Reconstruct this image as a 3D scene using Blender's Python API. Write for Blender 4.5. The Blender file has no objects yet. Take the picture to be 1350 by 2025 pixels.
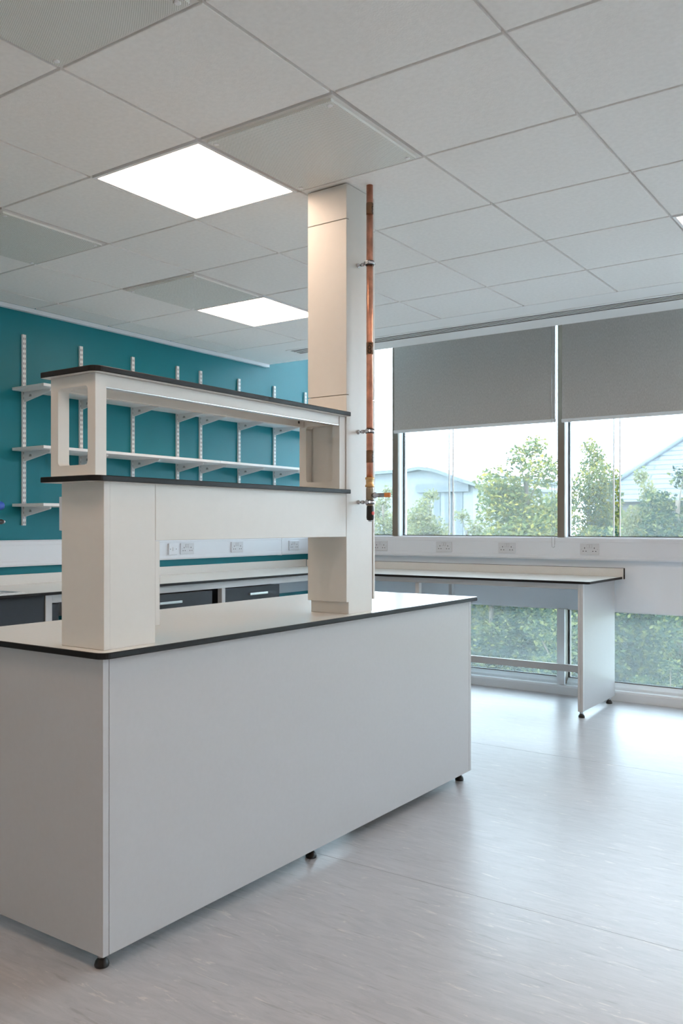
import bpy, bmesh, math, random
from mathutils import Vector, Matrix

# ------------------------------------------------------------------ start
S = bpy.context.scene
COL = S.collection
R = math.radians
random.seed(7)

# camera: level, lens shifted up a little
cam_d = bpy.data.cameras.new('camera')
cam = bpy.data.objects.new('camera', cam_d)
COL.objects.link(cam)
cam.location = (2.242, -1.7007, 1.30)
cam.rotation_euler = (R(90), 0, 0.6097)
cam_d.sensor_fit = 'VERTICAL'
cam_d.sensor_height = 36.0
cam_d.lens = 1723.87 / 2025 * 36.0
cam_d.shift_y = 25.7 / 2025
cam_d.clip_end = 300
S.camera = cam

# overcast sky
W = bpy.data.worlds.new('sky')
S.world = W
W.use_nodes = True
bgn = W.node_tree.nodes['Background']
bgn.inputs[0].default_value = (0.72, 0.865, 1.0, 1)
bgn.inputs[1].default_value = 11.4

# exposure
S.view_settings.view_transform = 'Standard'
S.view_settings.look = 'None'
S.view_settings.exposure = 0.0
S.view_settings.gamma = 1.0
S.view_settings.use_curve_mapping = False
S.cycles.use_denoising = True
S.cycles.max_bounces = 10
S.cycles.diffuse_bounces = 6
S.cycles.transparent_max_bounces = 24
S.cycles.sample_clamp_indirect = 8

LAMP_COLOUR = (1.0, 0.735, 0.55)
LAMP_POWER = 11.5

# ------------------------------------------------------------------ materials
MATS = {}


def nodes_of(m):
    m.use_nodes = True
    nt = m.node_tree
    return nt, nt.nodes, nt.links


def mat(name, col, rough=0.5, metal=0.0, spec=0.5, noise=0.0, nscale=30.0, bump=0.0, bscale=200.0, coat=0.0):
    """principled surface with faint procedural mottling"""
    m = bpy.data.materials.new(name)
    nt, N, L = nodes_of(m)
    p = N['Principled BSDF']
    p.inputs['Base Color'].default_value = (*col, 1)
    p.inputs['Roughness'].default_value = rough
    p.inputs['Metallic'].default_value = metal
    p.inputs['Specular IOR Level'].default_value = spec
    p.inputs['Coat Weight'].default_value = coat
    tc = N.new('ShaderNodeTexCoord')
    if noise:
        n = N.new('ShaderNodeTexNoise')
        n.inputs['Scale'].default_value = nscale
        n.inputs['Detail'].default_value = 4
        L.new(tc.outputs['Object'], n.inputs['Vector'])
        r = N.new('ShaderNodeValToRGB')
        r.color_ramp.elements[0].position = 0.3
        r.color_ramp.elements[1].position = 0.7
        r.color_ramp.elements[0].color = (*[c * (1 - noise) for c in col], 1)
        r.color_ramp.elements[1].color = (*[min(1, c * (1 + noise)) for c in col], 1)
        L.new(n.outputs['Fac'], r.inputs['Fac'])
        L.new(r.outputs['Color'], p.inputs['Base Color'])
    if bump:
        n = N.new('ShaderNodeTexNoise')
        n.inputs['Scale'].default_value = bscale
        L.new(tc.outputs['Object'], n.inputs['Vector'])
        b = N.new('ShaderNodeBump')
        b.inputs['Strength'].default_value = bump
        b.inputs['Distance'].default_value = 0.002
        L.new(n.outputs['Fac'], b.inputs['Height'])
        L.new(b.outputs['Normal'], p.inputs['Normal'])
    MATS[name] = m
    return m


mat('bench_white', (0.515, 0.52, 0.535), 0.42, spec=0.4, noise=0.012, nscale=60)
mat('worktop_white', (0.76, 0.745, 0.715), 0.22, noise=0.012, nscale=90)
mat('laminate_black', (0.010, 0.010, 0.012), 0.5, spec=0.25)
mat('shelf_cream', (0.68, 0.665, 0.63), 0.42, noise=0.01)
mat('plastic_white', (0.77, 0.80, 0.85), 0.35)
mat('socket_white', (0.66, 0.675, 0.71), 0.35)
mat('switch_shadow', (0.42, 0.42, 0.44), 0.5)
mat('steel_white', (0.82, 0.82, 0.83), 0.4)
mat('slot_dark', (0.10, 0.10, 0.11), 0.6)
mat('alu_grey', (0.60, 0.61, 0.62), 0.4, metal=0.0)
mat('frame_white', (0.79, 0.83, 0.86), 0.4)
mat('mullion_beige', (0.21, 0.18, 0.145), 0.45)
mat('gasket_black', (0.01, 0.01, 0.012), 0.6)
mat('drawer_dark', (0.038, 0.045, 0.056), 0.5, spec=0.3, noise=0.03)
mat('handle_steel', (0.78, 0.79, 0.80), 0.28, metal=1.0)
mat('steel', (0.55, 0.57, 0.60), 0.25, metal=1.0)
mat('rubber_black', (0.012, 0.012, 0.013), 0.45)
mat('brass', (0.62, 0.40, 0.19), 0.32, metal=1.0)
mat('brass_dark', (0.30, 0.24, 0.17), 0.4, metal=1.0)
mat('copper', (0.72, 0.34, 0.23), 0.30, metal=1.0, noise=0.22, nscale=26)
mat('tape_brown', (0.21, 0.10, 0.045), 0.5, noise=0.1)
mat('ink_black', (0.01, 0.01, 0.01), 0.6)
mat('orange', (0.72, 0.27, 0.08), 0.4)
mat('red', (0.65, 0.05, 0.03), 0.4)
mat('blue', (0.01, 0.09, 0.50), 0.35)
mat('tile_white', (0.86, 0.845, 0.825), 0.9, noise=0.03, nscale=55, bump=0.25, bscale=160)
mat('plaster_white', (0.86, 0.855, 0.845), 0.8)
mat('grid_white', (0.70, 0.68, 0.66), 0.5)
mat('teal_paint', (0.006, 0.195, 0.245), 0.42, spec=0.3, noise=0.03, nscale=4)
mat('wall_white', (0.84, 0.84, 0.83), 0.8)
mat('spandrel_white', (0.84, 0.90, 0.96), 0.5)
mat('sink_steel', (0.62, 0.64, 0.66), 0.22, metal=1.0)
mat('back_panel', (0.55, 0.58, 0.63), 0.45)
mat('emblem_grey', (0.35, 0.35, 0.36), 0.5)
mat('seam_grey', (0.33, 0.33, 0.34), 0.4)
mat('grass', (0.16, 0.17, 0.085), 0.95, noise=0.2, nscale=3)
mat('asphalt', (0.15, 0.155, 0.16), 0.9, noise=0.1, nscale=8)
mat('bounce_pale', (0.62, 0.62, 0.61), 0.9, noise=0.06, nscale=2)
mat('bark', (0.12, 0.095, 0.07), 0.9, noise=0.3, nscale=12)
mat('cladding_pale', (0.155, 0.17, 0.18), 0.6, noise=0.02)
mat('cladding_grey', (0.085, 0.098, 0.108), 0.6)
mat('render_pale', (0.13, 0.13, 0.13), 0.8)


def floor_material():
    m = bpy.data.materials.new('vinyl_floor')
    nt, N, L = nodes_of(m)
    p = N['Principled BSDF']
    tc = N.new('ShaderNodeTexCoord')
    # long soft streaks running along the window wall
    mp = N.new('ShaderNodeMapping'); mp.inputs['Scale'].default_value = (2.6, 13, 1)
    mp.inputs['Rotation'].default_value = (0, 0, R(4))
    L.new(tc.outputs['Object'], mp.inputs['Vector'])
    n1 = N.new('ShaderNodeTexNoise'); n1.inputs['Scale'].default_value = 2.2; n1.inputs['Detail'].default_value = 9
    n1.inputs['Roughness'].default_value = 0.68; n1.inputs['Distortion'].default_value = 1.1
    L.new(mp.outputs[0], n1.inputs['Vector'])
    r1 = N.new('ShaderNodeValToRGB')
    e = r1.color_ramp.elements
    e[0].position = 0.30; e[0].color = (0.37, 0.367, 0.385, 1)
    e[1].position = 0.72; e[1].color = (0.48, 0.472, 0.488, 1)
    L.new(n1.outputs['Fac'], r1.inputs['Fac'])
    # sparse pale flecks
    mp2 = N.new('ShaderNodeMapping'); mp2.inputs['Scale'].default_value = (4.5, 24, 1)
    mp2.inputs['Rotation'].default_value = (0, 0, R(-5))
    L.new(tc.outputs['Object'], mp2.inputs['Vector'])
    n2 = N.new('ShaderNodeTexNoise'); n2.inputs['Scale'].default_value = 2.0; n2.inputs['Detail'].default_value = 9; n2.inputs['Roughness'].default_value = 0.65; n2.inputs['Distortion'].default_value = 0.8
    L.new(mp2.outputs[0], n2.inputs['Vector'])
    r2 = N.new('ShaderNodeValToRGB')
    r2.color_ramp.elements[0].position = 0.60; r2.color_ramp.elements[0].color = (0, 0, 0, 1)
    r2.color_ramp.elements[1].position = 0.67; r2.color_ramp.elements[1].color = (0.55, 0.55, 0.55, 1)
    L.new(n2.outputs['Fac'], r2.inputs['Fac'])
    mx = N.new('ShaderNodeMixRGB'); mx.inputs[2].default_value = (0.66, 0.62, 0.58, 1)
    L.new(r2.outputs['Color'], mx.inputs[0]); L.new(r1.outputs['Color'], mx.inputs[1])
    # darker thin flecks
    mp3 = N.new('ShaderNodeMapping'); mp3.inputs['Scale'].default_value = (3.2, 26, 1); mp3.inputs['Location'].default_value = (5, 3, 0)
    L.new(tc.outputs['Object'], mp3.inputs['Vector'])
    n3 = N.new('ShaderNodeTexNoise'); n3.inputs['Scale'].default_value = 2.4; n3.inputs['Detail'].default_value = 7
    L.new(mp3.outputs[0], n3.inputs['Vector'])
    r3 = N.new('ShaderNodeValToRGB')
    r3.color_ramp.elements[0].position = 0.62; r3.color_ramp.elements[0].color = (0, 0, 0, 1)
    r3.color_ramp.elements[1].position = 0.70; r3.color_ramp.elements[1].color = (0.35, 0.35, 0.35, 1)
    L.new(n3.outputs['Fac'], r3.inputs['Fac'])
    mx2 = N.new('ShaderNodeMixRGB'); mx2.inputs[2].default_value = (0.22, 0.21, 0.21, 1)
    L.new(r3.outputs['Color'], mx2.inputs[0]); L.new(mx.outputs[0], mx2.inputs[1])
    L.new(mx2.outputs[0], p.inputs['Base Color'])
    p.inputs['Roughness'].default_value = 0.33
    p.inputs['Specular IOR Level'].default_value = 0.4
    rr = N.new('ShaderNodeMapRange')
    rr.inputs['To Min'].default_value = 0.26; rr.inputs['To Max'].default_value = 0.42
    L.new(n1.outputs['Fac'], rr.inputs['Value']); L.new(rr.outputs[0], p.inputs['Roughness'])
    b = N.new('ShaderNodeBump'); b.inputs['Strength'].default_value = 0.06; b.inputs['Distance'].default_value = 0.002
    L.new(n1.outputs['Fac'], b.inputs['Height']); L.new(b.outputs['Normal'], p.inputs['Normal'])
    MATS['vinyl_floor'] = m


floor_material()


def perforated_material():
    m = bpy.data.materials.new('perforated_metal')
    nt, N, L = nodes_of(m)
    p = N['Principled BSDF']
    p.inputs['Roughness'].default_value = 0.5
    tc = N.new('ShaderNodeTexCoord')
    sep = N.new('ShaderNodeSeparateXYZ'); L.new(tc.outputs['Object'], sep.inputs[0])

    def cell(axis, off):
        a = N.new('ShaderNodeMath'); a.operation = 'MULTIPLY_ADD'
        a.inputs[1].default_value = 1 / 0.0068; a.inputs[2].default_value = 200 + off
        L.new(sep.outputs[axis], a.inputs[0])
        f = N.new('ShaderNodeMath'); f.operation = 'FRACT'; L.new(a.outputs[0], f.inputs[0])
        s = N.new('ShaderNodeMath'); s.operation = 'SUBTRACT'; s.inputs[1].default_value = 0.5; L.new(f.outputs[0], s.inputs[0])
        return s.outputs[0]
    outs = []
    for off in (0.0, 0.5):
        cx, cy = cell('X', off), cell('Y', off)
        c = N.new('ShaderNodeCombineXYZ'); L.new(cx, c.inputs[0]); L.new(cy, c.inputs[1])
        ln = N.new('ShaderNodeVectorMath'); ln.operation = 'LENGTH'; L.new(c.outputs[0], ln.inputs[0])
        lt = N.new('ShaderNodeMath'); lt.operation = 'LESS_THAN'; lt.inputs[1].default_value = 0.20
        L.new(ln.outputs['Value'], lt.inputs[0]); outs.append(lt.outputs[0])
    ad = N.new('ShaderNodeMath'); ad.operation = 'MAXIMUM'; L.new(outs[0], ad.inputs[0]); L.new(outs[1], ad.inputs[1])
    mx = N.new('ShaderNodeMixRGB'); mx.inputs[1].default_value = (0.86, 0.86, 0.82, 1); mx.inputs[2].default_value = (0.16, 0.17, 0.15, 1)
    L.new(ad.outputs[0], mx.inputs[0]); L.new(mx.outputs[0], p.inputs['Base Color'])
    MATS['perforated_metal'] = m


perforated_material()


def emission_material():
    m = bpy.data.materials.new('lamp_diffuser')
    nt, N, L = nodes_of(m)
    N.remove(N['Principled BSDF'])
    e = N.new('ShaderNodeEmission')
    e.inputs[0].default_value = (*LAMP_COLOUR, 1); e.inputs[1].default_value = LAMP_POWER
    L.new(e.outputs[0], N['Material Output'].inputs[0])
    MATS['lamp_diffuser'] = m


emission_material()


def glass_material(name, veil, gloss, tint):
    """flat window glass: see-through, faint mirror reflection, optional pale veil imitating reflected room light"""
    m = bpy.data.materials.new(name)
    nt, N, L = nodes_of(m)
    N.remove(N['Principled BSDF'])
    t = N.new('ShaderNodeBsdfTransparent'); t.inputs[0].default_value = (*tint, 1)
    last = t.outputs[0]
    if veil:
        tr = N.new('ShaderNodeBsdfTranslucent'); tr.inputs[0].default_value = (0.93, 0.97, 1.0, 1)
        mx = N.new('ShaderNodeMixShader'); mx.inputs[0].default_value = veil
        L.new(last, mx.inputs[1]); L.new(tr.outputs[0], mx.inputs[2]); last = mx.outputs[0]
    g = N.new('ShaderNodeBsdfGlossy'); g.inputs['Roughness'].default_value = 0.02
    fr = N.new('ShaderNodeFresnel'); fr.inputs[0].default_value = 1.45
    ml = N.new('ShaderNodeMath'); ml.operation = 'MULTIPLY'; ml.inputs[1].default_value = gloss
    L.new(fr.outputs[0], ml.inputs[0])
    mg = N.new('ShaderNodeMixShader'); L.new(ml.outputs[0], mg.inputs[0])
    L.new(last, mg.inputs[1]); L.new(g.outputs[0], mg.inputs[2])
    L.new(mg.outputs[0], N['Material Output'].inputs[0])
    MATS[name] = m


glass_material('window_glass', 0.0, 0.8, (0.97, 0.985, 0.985))
glass_material('reflection_veil_low', 0.05, 0.4, (0.95, 0.985, 0.985))
glass_material('reflection_veil', 0.04, 0.4, (0.96, 0.985, 0.985))


def blind_material():
    m = bpy.data.materials.new('blind_fabric')
    nt, N, L = nodes_of(m)
    N.remove(N['Principled BSDF'])
    tc = N.new('ShaderNodeTexCoord')
    mp = N.new('ShaderNodeMapping'); mp.inputs['Scale'].default_value = (260, 260, 60)
    L.new(tc.outputs['Object'], mp.inputs[0])
    n = N.new('ShaderNodeTexNoise'); n.inputs['Scale'].default_value = 1.0; n.inputs['Detail'].default_value = 3
    L.new(mp.outputs[0], n.inputs['Vector'])
    r = N.new('ShaderNodeValToRGB')
    r.color_ramp.elements[0].position = 0.3; r.color_ramp.elements[0].color = (0.48, 0.468, 0.455, 1)
    r.color_ramp.elements[1].position = 0.7; r.color_ramp.elements[1].color = (0.61, 0.595, 0.575, 1)
    L.new(n.outputs['Fac'], r.inputs[0])
    d = N.new('ShaderNodeBsdfDiffuse'); t = N.new('ShaderNodeBsdfTranslucent')
    L.new(r.outputs[0], d.inputs[0]); L.new(r.outputs[0], t.inputs[0])
    mx = N.new('ShaderNodeMixShader'); mx.inputs[0].default_value = 0.08
    L.new(d.outputs[0], mx.inputs[1]); L.new(t.outputs[0], mx.inputs[2])
    L.new(mx.outputs[0], N['Material Output'].inputs[0])
    MATS['blind_fabric'] = m


blind_material()


def leaf_material(name, cols):
    m = bpy.data.materials.new(name)
    nt, N, L = nodes_of(m)
    N.remove(N['Principled BSDF'])
    g = N.new('ShaderNodeNewGeometry')
    r = N.new('ShaderNodeValToRGB')
    e = r.color_ramp.elements
    e[0].position = 0.0; e[0].color = (*cols[0], 1); e[1].position = 1.0; e[1].color = (*cols[-1], 1)
    for i, c in enumerate(cols[1:-1]):
        x = e.new((i + 1) / (len(cols) - 1)); x.color = (*c, 1)
    L.new(g.outputs['Random Per Island'], r.inputs[0])
    d = N.new('ShaderNodeBsdfDiffuse'); t = N.new('ShaderNodeBsdfTranslucent')
    L.new(r.outputs[0], d.inputs[0]); L.new(r.outputs[0], t.inputs[0])
    mx = N.new('ShaderNodeMixShader'); mx.inputs[0].default_value = 0.45
    L.new(d.outputs[0], mx.inputs[1]); L.new(t.outputs[0], mx.inputs[2])
    L.new(mx.outputs[0], N['Material Output'].inputs[0])
    MATS[name] = m


leaf_material('leaf_green', [(0.05, 0.075, 0.034), (0.095, 0.12, 0.045), (0.16, 0.17, 0.055), (0.30, 0.25, 0.05)])
leaf_material('leaf_dark', [(0.008, 0.024, 0.020), (0.022, 0.045, 0.030), (0.06, 0.085, 0.042), (0.19, 0.19, 0.065)])
leaf_material('leaf_pale', [(0.12, 0.135, 0.07), (0.15, 0.165, 0.08), (0.19, 0.19, 0.09), (0.23, 0.21, 0.095)])


def slate_material():
    m = bpy.data.materials.new('roof_slate')
    nt, N, L = nodes_of(m)
    p = N['Principled BSDF']; p.inputs['Roughness'].default_value = 0.6
    tc = N.new('ShaderNodeTexCoord')
    w = N.new('ShaderNodeTexBrick')
    w.inputs['Color1'].default_value = (0.070, 0.080, 0.090, 1); w.inputs['Color2'].default_value = (0.085, 0.095, 0.105, 1)
    w.inputs['Mortar'].default_value = (0.025, 0.03, 0.032, 1)
    w.inputs['Scale'].default_value = 1.0; w.inputs['Mortar Size'].default_value = 0.03
    w.inputs['Brick Width'].default_value = 4.0; w.inputs['Row Height'].default_value = 0.30
    L.new(tc.outputs['UV'], w.inputs['Vector'])
    L.new(w.outputs['Color'], p.inputs['Base Color'])
    MATS['roof_slate'] = m


slate_material()

# ------------------------------------------------------------------ helpers


def B():
    return bmesh.new()


def box(bm, x0, x1, y0, y1, z0, z1, bev=0.0, mi=0, seg=1):
    vs = [bm.verts.new((x, y, z)) for x in (x0, x1) for y in (y0, y1) for z in (z0, z1)]
    idx = [(0, 1, 3, 2), (4, 6, 7, 5), (0, 4, 5, 1), (2, 3, 7, 6), (0, 2, 6, 4), (1, 5, 7, 3)]
    fs = [bm.faces.new([vs[i] for i in f]) for f in idx]
    for f in fs:
        f.material_index = mi
    if bev:
        es = list({e for f in fs for e in f.edges})
        r = bmesh.ops.bevel(bm, geom=es, offset=bev, segments=seg, affect='EDGES', profile=0.5)
        for f in r['faces']:
            f.material_index = mi
    return fs


def lathe(bm, pts, cx, cy, axis='z', seg=24, mi=0, smooth=True):
    """pts: (radius, along). axis z: centre (cx,cy); axis x: centre (y=cx,z=cy); axis y: centre (x=cx,z=cy)"""
    rings = []
    for r, t in pts:
        ring = []
        for k in range(seg):
            a = 2 * math.pi * k / seg
            u, v = r * math.cos(a), r * math.sin(a)
            co = (cx + u, cy + v, t) if axis == 'z' else (t, cx + u, cy + v) if axis == 'x' else (cx + u, t, cy + v)
            ring.append(bm.verts.new(co))
        rings.append(ring)
    for a, b in zip(rings, rings[1:]):
        for k in range(seg):
            f = bm.faces.new((a[k], a[(k + 1) % seg], b[(k + 1) % seg], b[k]))
            f.material_index = mi; f.smooth = smooth
    for ring in (rings[0], rings[-1]):
        f = bm.faces.new(ring); f.material_index = mi


def tube(bm, path, r, seg=10, mi=0, closed=False):
    """round tube along a list of points"""
    path = [Vector(p) for p in path]
    rings = []
    n = len(path)
    ref = Vector((0.0131, 0.0171, 1)).normalized()
    for i, p in enumerate(path):
        a = path[(i - 1) % n] if (i or closed) else p
        b = path[(i + 1) % n] if (i < n - 1 or closed) else p
        t = (b - a).normalized()
        s = t.cross(ref)
        if s.length < 0.05:
            s = t.cross(Vector((1, 0, 0)))
        s.normalize(); q = t.cross(s).normalized()
        rings.append([bm.verts.new(p + r * (math.cos(2 * math.pi * k / seg) * s + math.sin(2 * math.pi * k / seg) * q)) for k in range(seg)])
    pairs = list(zip(rings, rings[1:])) + ([(rings[-1], rings[0])] if closed else [])
    for a, b in pairs:
        for k in range(seg):
            f = bm.faces.new((a[k], a[(k + 1) % seg], b[(k + 1) % seg], b[k])); f.smooth = True; f.material_index = mi
    if not closed:
        for ring in (rings[0], rings[-1]):
            f = bm.faces.new(ring); f.material_index = mi


def rounded_outline(x0, x1, y0, y1, radii, n=6):
    """plan outline; radii for corners (x0y0, x1y0, x1y1, x0y1)"""
    out = []
    cs = [((x0, y0), radii[0], 180), ((x1, y0), radii[1], 270), ((x1, y1), radii[2], 0), ((x0, y1), radii[3], 90)]
    for (cx, cy), r, a0 in cs:
        if r <= 0:
            out.append((cx, cy)); continue
        ox = cx + r if cx == x0 else cx - r
        oy = cy + r if cy == y0 else cy - r
        for k in range(n + 1):
            a = R(a0 + 90 * k / n)
            out.append((ox + r * math.cos(a), oy + r * math.sin(a)))
    return out


def slab(bm, outline, z0, z1, side=1, face=0, ch=0.002):
    """laminate board: pale faces (slot 0) and black core edge (slot 1) with a fine chamfer"""
    cx = sum(p[0] for p in outline) / len(outline); cy = sum(p[1] for p in outline) / len(outline)

    def ring(z, ins):
        r = []
        n = len(outline)
        for i, p in enumerate(outline):
            a = Vector(outline[i - 1]); b = Vector(outline[(i + 1) % n]); t = (b - a).normalized()
            nn = Vector((-t.y, t.x))
            r.append(bm.verts.new((p[0] + nn.x * ins, p[1] + nn.y * ins, z)))
        return r
    rs = [ring(z0, ch), ring(z0 + ch, 0), ring(z1 - ch, 0), ring(z1, ch)]
    n = len(outline)
    for a, b in zip(rs, rs[1:]):
        for k in range(n):
            f = bm.faces.new((a[k], a[(k + 1) % n], b[(k + 1) % n], b[k])); f.material_index = side
    f = bm.faces.new(rs[3]); f.material_index = face
    f = bm.faces.new(list(reversed(rs[0]))); f.material_index = face


def prism(bm, pts, axis, a0, a1, mi=0):
    """extrude a 2D outline along an axis: x -> pts are (y,z); y -> (x,z); z -> (x,y)"""
    def co(p, t):
        return (t, p[0], p[1]) if axis == 'x' else (p[0], t, p[1]) if axis == 'y' else (p[0], p[1], t)
    A = [bm.verts.new(co(p, a0)) for p in pts]; Bv = [bm.verts.new(co(p, a1)) for p in pts]
    n = len(pts)
    for k in range(n):
        f = bm.faces.new((A[k], A[(k + 1) % n], Bv[(k + 1) % n], Bv[k])); f.material_index = mi
    bm.faces.new(A).material_index = mi; bm.faces.new(list(reversed(Bv))).material_index = mi


def world_origin(o):
    v = Vector((0, 0, 0))
    while o is not None:
        v += o.location; o = o.parent
    return v


def obj(name, bm, mats, parent=None, origin=None):
    """link a bmesh built in room coordinates as one mesh object"""
    bmesh.ops.recalc_face_normals(bm, faces=bm.faces[:])
    if parent is not None:
        off = world_origin(parent)
    else:
        if origin is None:
            xs = [v.co for v in bm.verts]
            origin = (sum(v.x for v in xs) / len(xs), sum(v.y for v in xs) / len(xs), min(v.z for v in xs))
        off = Vector(origin)
    bmesh.ops.translate(bm, verts=bm.verts[:], vec=-off)
    me = bpy.data.meshes.new(name)
    bm.to_mesh(me); bm.free()
    for m in (mats if isinstance(mats, (list, tuple)) else [mats]):
        me.materials.append(MATS[m])
    o = bpy.data.objects.new(name, me)
    COL.objects.link(o)
    if parent is not None:
        o.parent = parent
    else:
        o.location = off
    return o


def tag(o, label, cat, group=None, kind=None):
    o['label'] = label; o['category'] = cat
    if group: o['group'] = group
    if kind: o['kind'] = kind
    return o


def thing(name, loc, label, cat, group=None):
    o = bpy.data.objects.new(name, None)
    o.empty_display_size = 0.1
    COL.objects.link(o); o.location = loc
    return tag(o, label, cat, group)


def struct(name, bm, mats, parent=None):
    o = obj(name, bm, mats, parent)
    if parent is None:
        o['kind'] = 'structure'
    return o


def dup(root, loc, label=None, rotz=None, scale=None):
    """copy of a thing with copies of its parts and sub-parts"""
    r = root.copy(); COL.objects.link(r); r.location = loc
    if label: r['label'] = label
    if rotz is not None: r.rotation_euler = (0, 0, rotz)
    if scale is not None: r.scale = scale
    for ch in list(root.children):
        c = ch.copy(); COL.objects.link(c); c.parent = r
        for g in list(ch.children):
            d = g.copy(); COL.objects.link(d); d.parent = c
    return r


# ------------------------------------------------------------------ key measures (metres)
CE = 2.702            # underside of ceiling tiles
T = 0.6               # ceiling module
WL = -2.66            # teal wall
XR, YB = 6.2, -4.6    # far right and rear of the room (outside the picture)
YS = 4.185            # front of the blind recess
YG = 4.85             # glass plane
WY = 4.785            # inner face of the window wall
TOP = 3.10
MULL = [-1.694, -0.207, 1.28, 2.767, 4.254, 5.741]

# ------------------------------------------------------------------ room shell
bm = B(); box(bm, WL - 0.2, XR + 0.2, YB - 0.2, YG + 0.15, -0.2, 0.0)
for ys in (1.075, 3.02):   # welded seams in the sheet vinyl
    box(bm, WL, XR, ys - 0.0009, ys + 0.0009, -0.001, 0.0004, mi=1)
struct('floor', bm, ['vinyl_floor', 'seam_grey'])
bm = B(); box(bm, WL - 0.2, WL, YB, YG + 0.15, 0, TOP + 0.1); struct('wall_left', bm, 'teal_paint')
bm = B(); box(bm, XR, XR + 0.2, YB, YG + 0.15, 0, TOP + 0.1); struct('wall_right', bm, 'wall_white')
bm = B(); box(bm, WL - 0.2, XR + 0.2, YB - 0.2, YB, 0, TOP + 0.1); struct('wall_back', bm, 'wall_white')

SPECIAL_LIGHT = [(1, -1), (4, -3), (4, 2), (1, 4), (-2, 1), (-2, -3), (4, 7), (-2, 6), (-5, -1), (-5, 4), (1, 8)]
SPECIAL_PERF = [(1, 0), (-1, 0), (1, -3), (3, -3)]
SKIP = set(SPECIAL_LIGHT) | set(SPECIAL_PERF)
bm = B()
for u in range(-8, 6):
    for v in range(-5, 11):
        if (u, v) in SKIP: continue
        x0, x1, y0, y1 = v * T + 0.006, (v + 1) * T - 0.006, u * T + 0.006, (u + 1) * T - 0.006
        x0 = max(x0, WL + 0.03); y1 = min(y1, 3.545); x1 = min(x1, XR); y0 = max(y0, YB)
        if x1 - x0 < 0.02 or y1 - y0 < 0.02: continue
        box(bm, x0, x1, y0, y1, CE, CE + 0.02, bev=0.0015)
for u in range(-7, 6):       # cross bars of the grid
    box(bm, WL, XR, u * T - 0.012, u * T + 0.012, CE + 0.012, CE + 0.03, mi=1)
for v in range(-4, 11):      # main bars
    box(bm, v * T - 0.012, v * T + 0.012, YB, 3.545, CE + 0.0115, CE + 0.029, mi=1)
# plasterboard margin with the slot for the linear diffuser, upstand and slab of the blind recess
SX0, SX1, SY0, SY1 = -2.13, XR - 0.1, 3.775, 3.97
box(bm, WL, XR, 3.548, SY0, CE - 0.001, CE + 0.04, mi=2)
box(bm, WL, XR, SY1, YS, CE - 0.001, CE + 0.04, mi=2)
box(bm, WL, SX0, SY0, SY1, CE - 0.001, CE + 0.04, mi=2)
box(bm, WL, XR, YS - 0.02, YS, CE + 0.02, TOP, mi=2)
box(bm, WL - 0.2, XR + 0.2, YB - 0.2, YG + 0.15, TOP, TOP + 0.15, mi=2)
struct('ceiling', bm, ['tile_white', 'grid_white', 'plaster_white'])

bm = B(); box(bm, WL, WL + 0.034, YB, YS - 0.01, CE - 0.028, CE - 0.002, bev=0.001)
struct('trim_1', bm, 'plastic_white')

# window wall: spandrel, skirting, head
bm = B(); box(bm, WL, XR, WY, YG + 0.15, 0.655, 1.205); struct('wall_front', bm, 'spandrel_white')
bm = B()
prism(bm, [(4.745, 0.0), (4.745, 0.058), (4.752, 0.072), (4.80, 0.074), (4.80, 0.0)], 'x', WL, XR)
struct('baseboard_front', bm, 'frame_white')
bm = B(); box(bm, WL, XR, 4.80, YG + 0.15, -0.02, 0.085); struct('trim_2', bm, 'frame_white')


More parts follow.
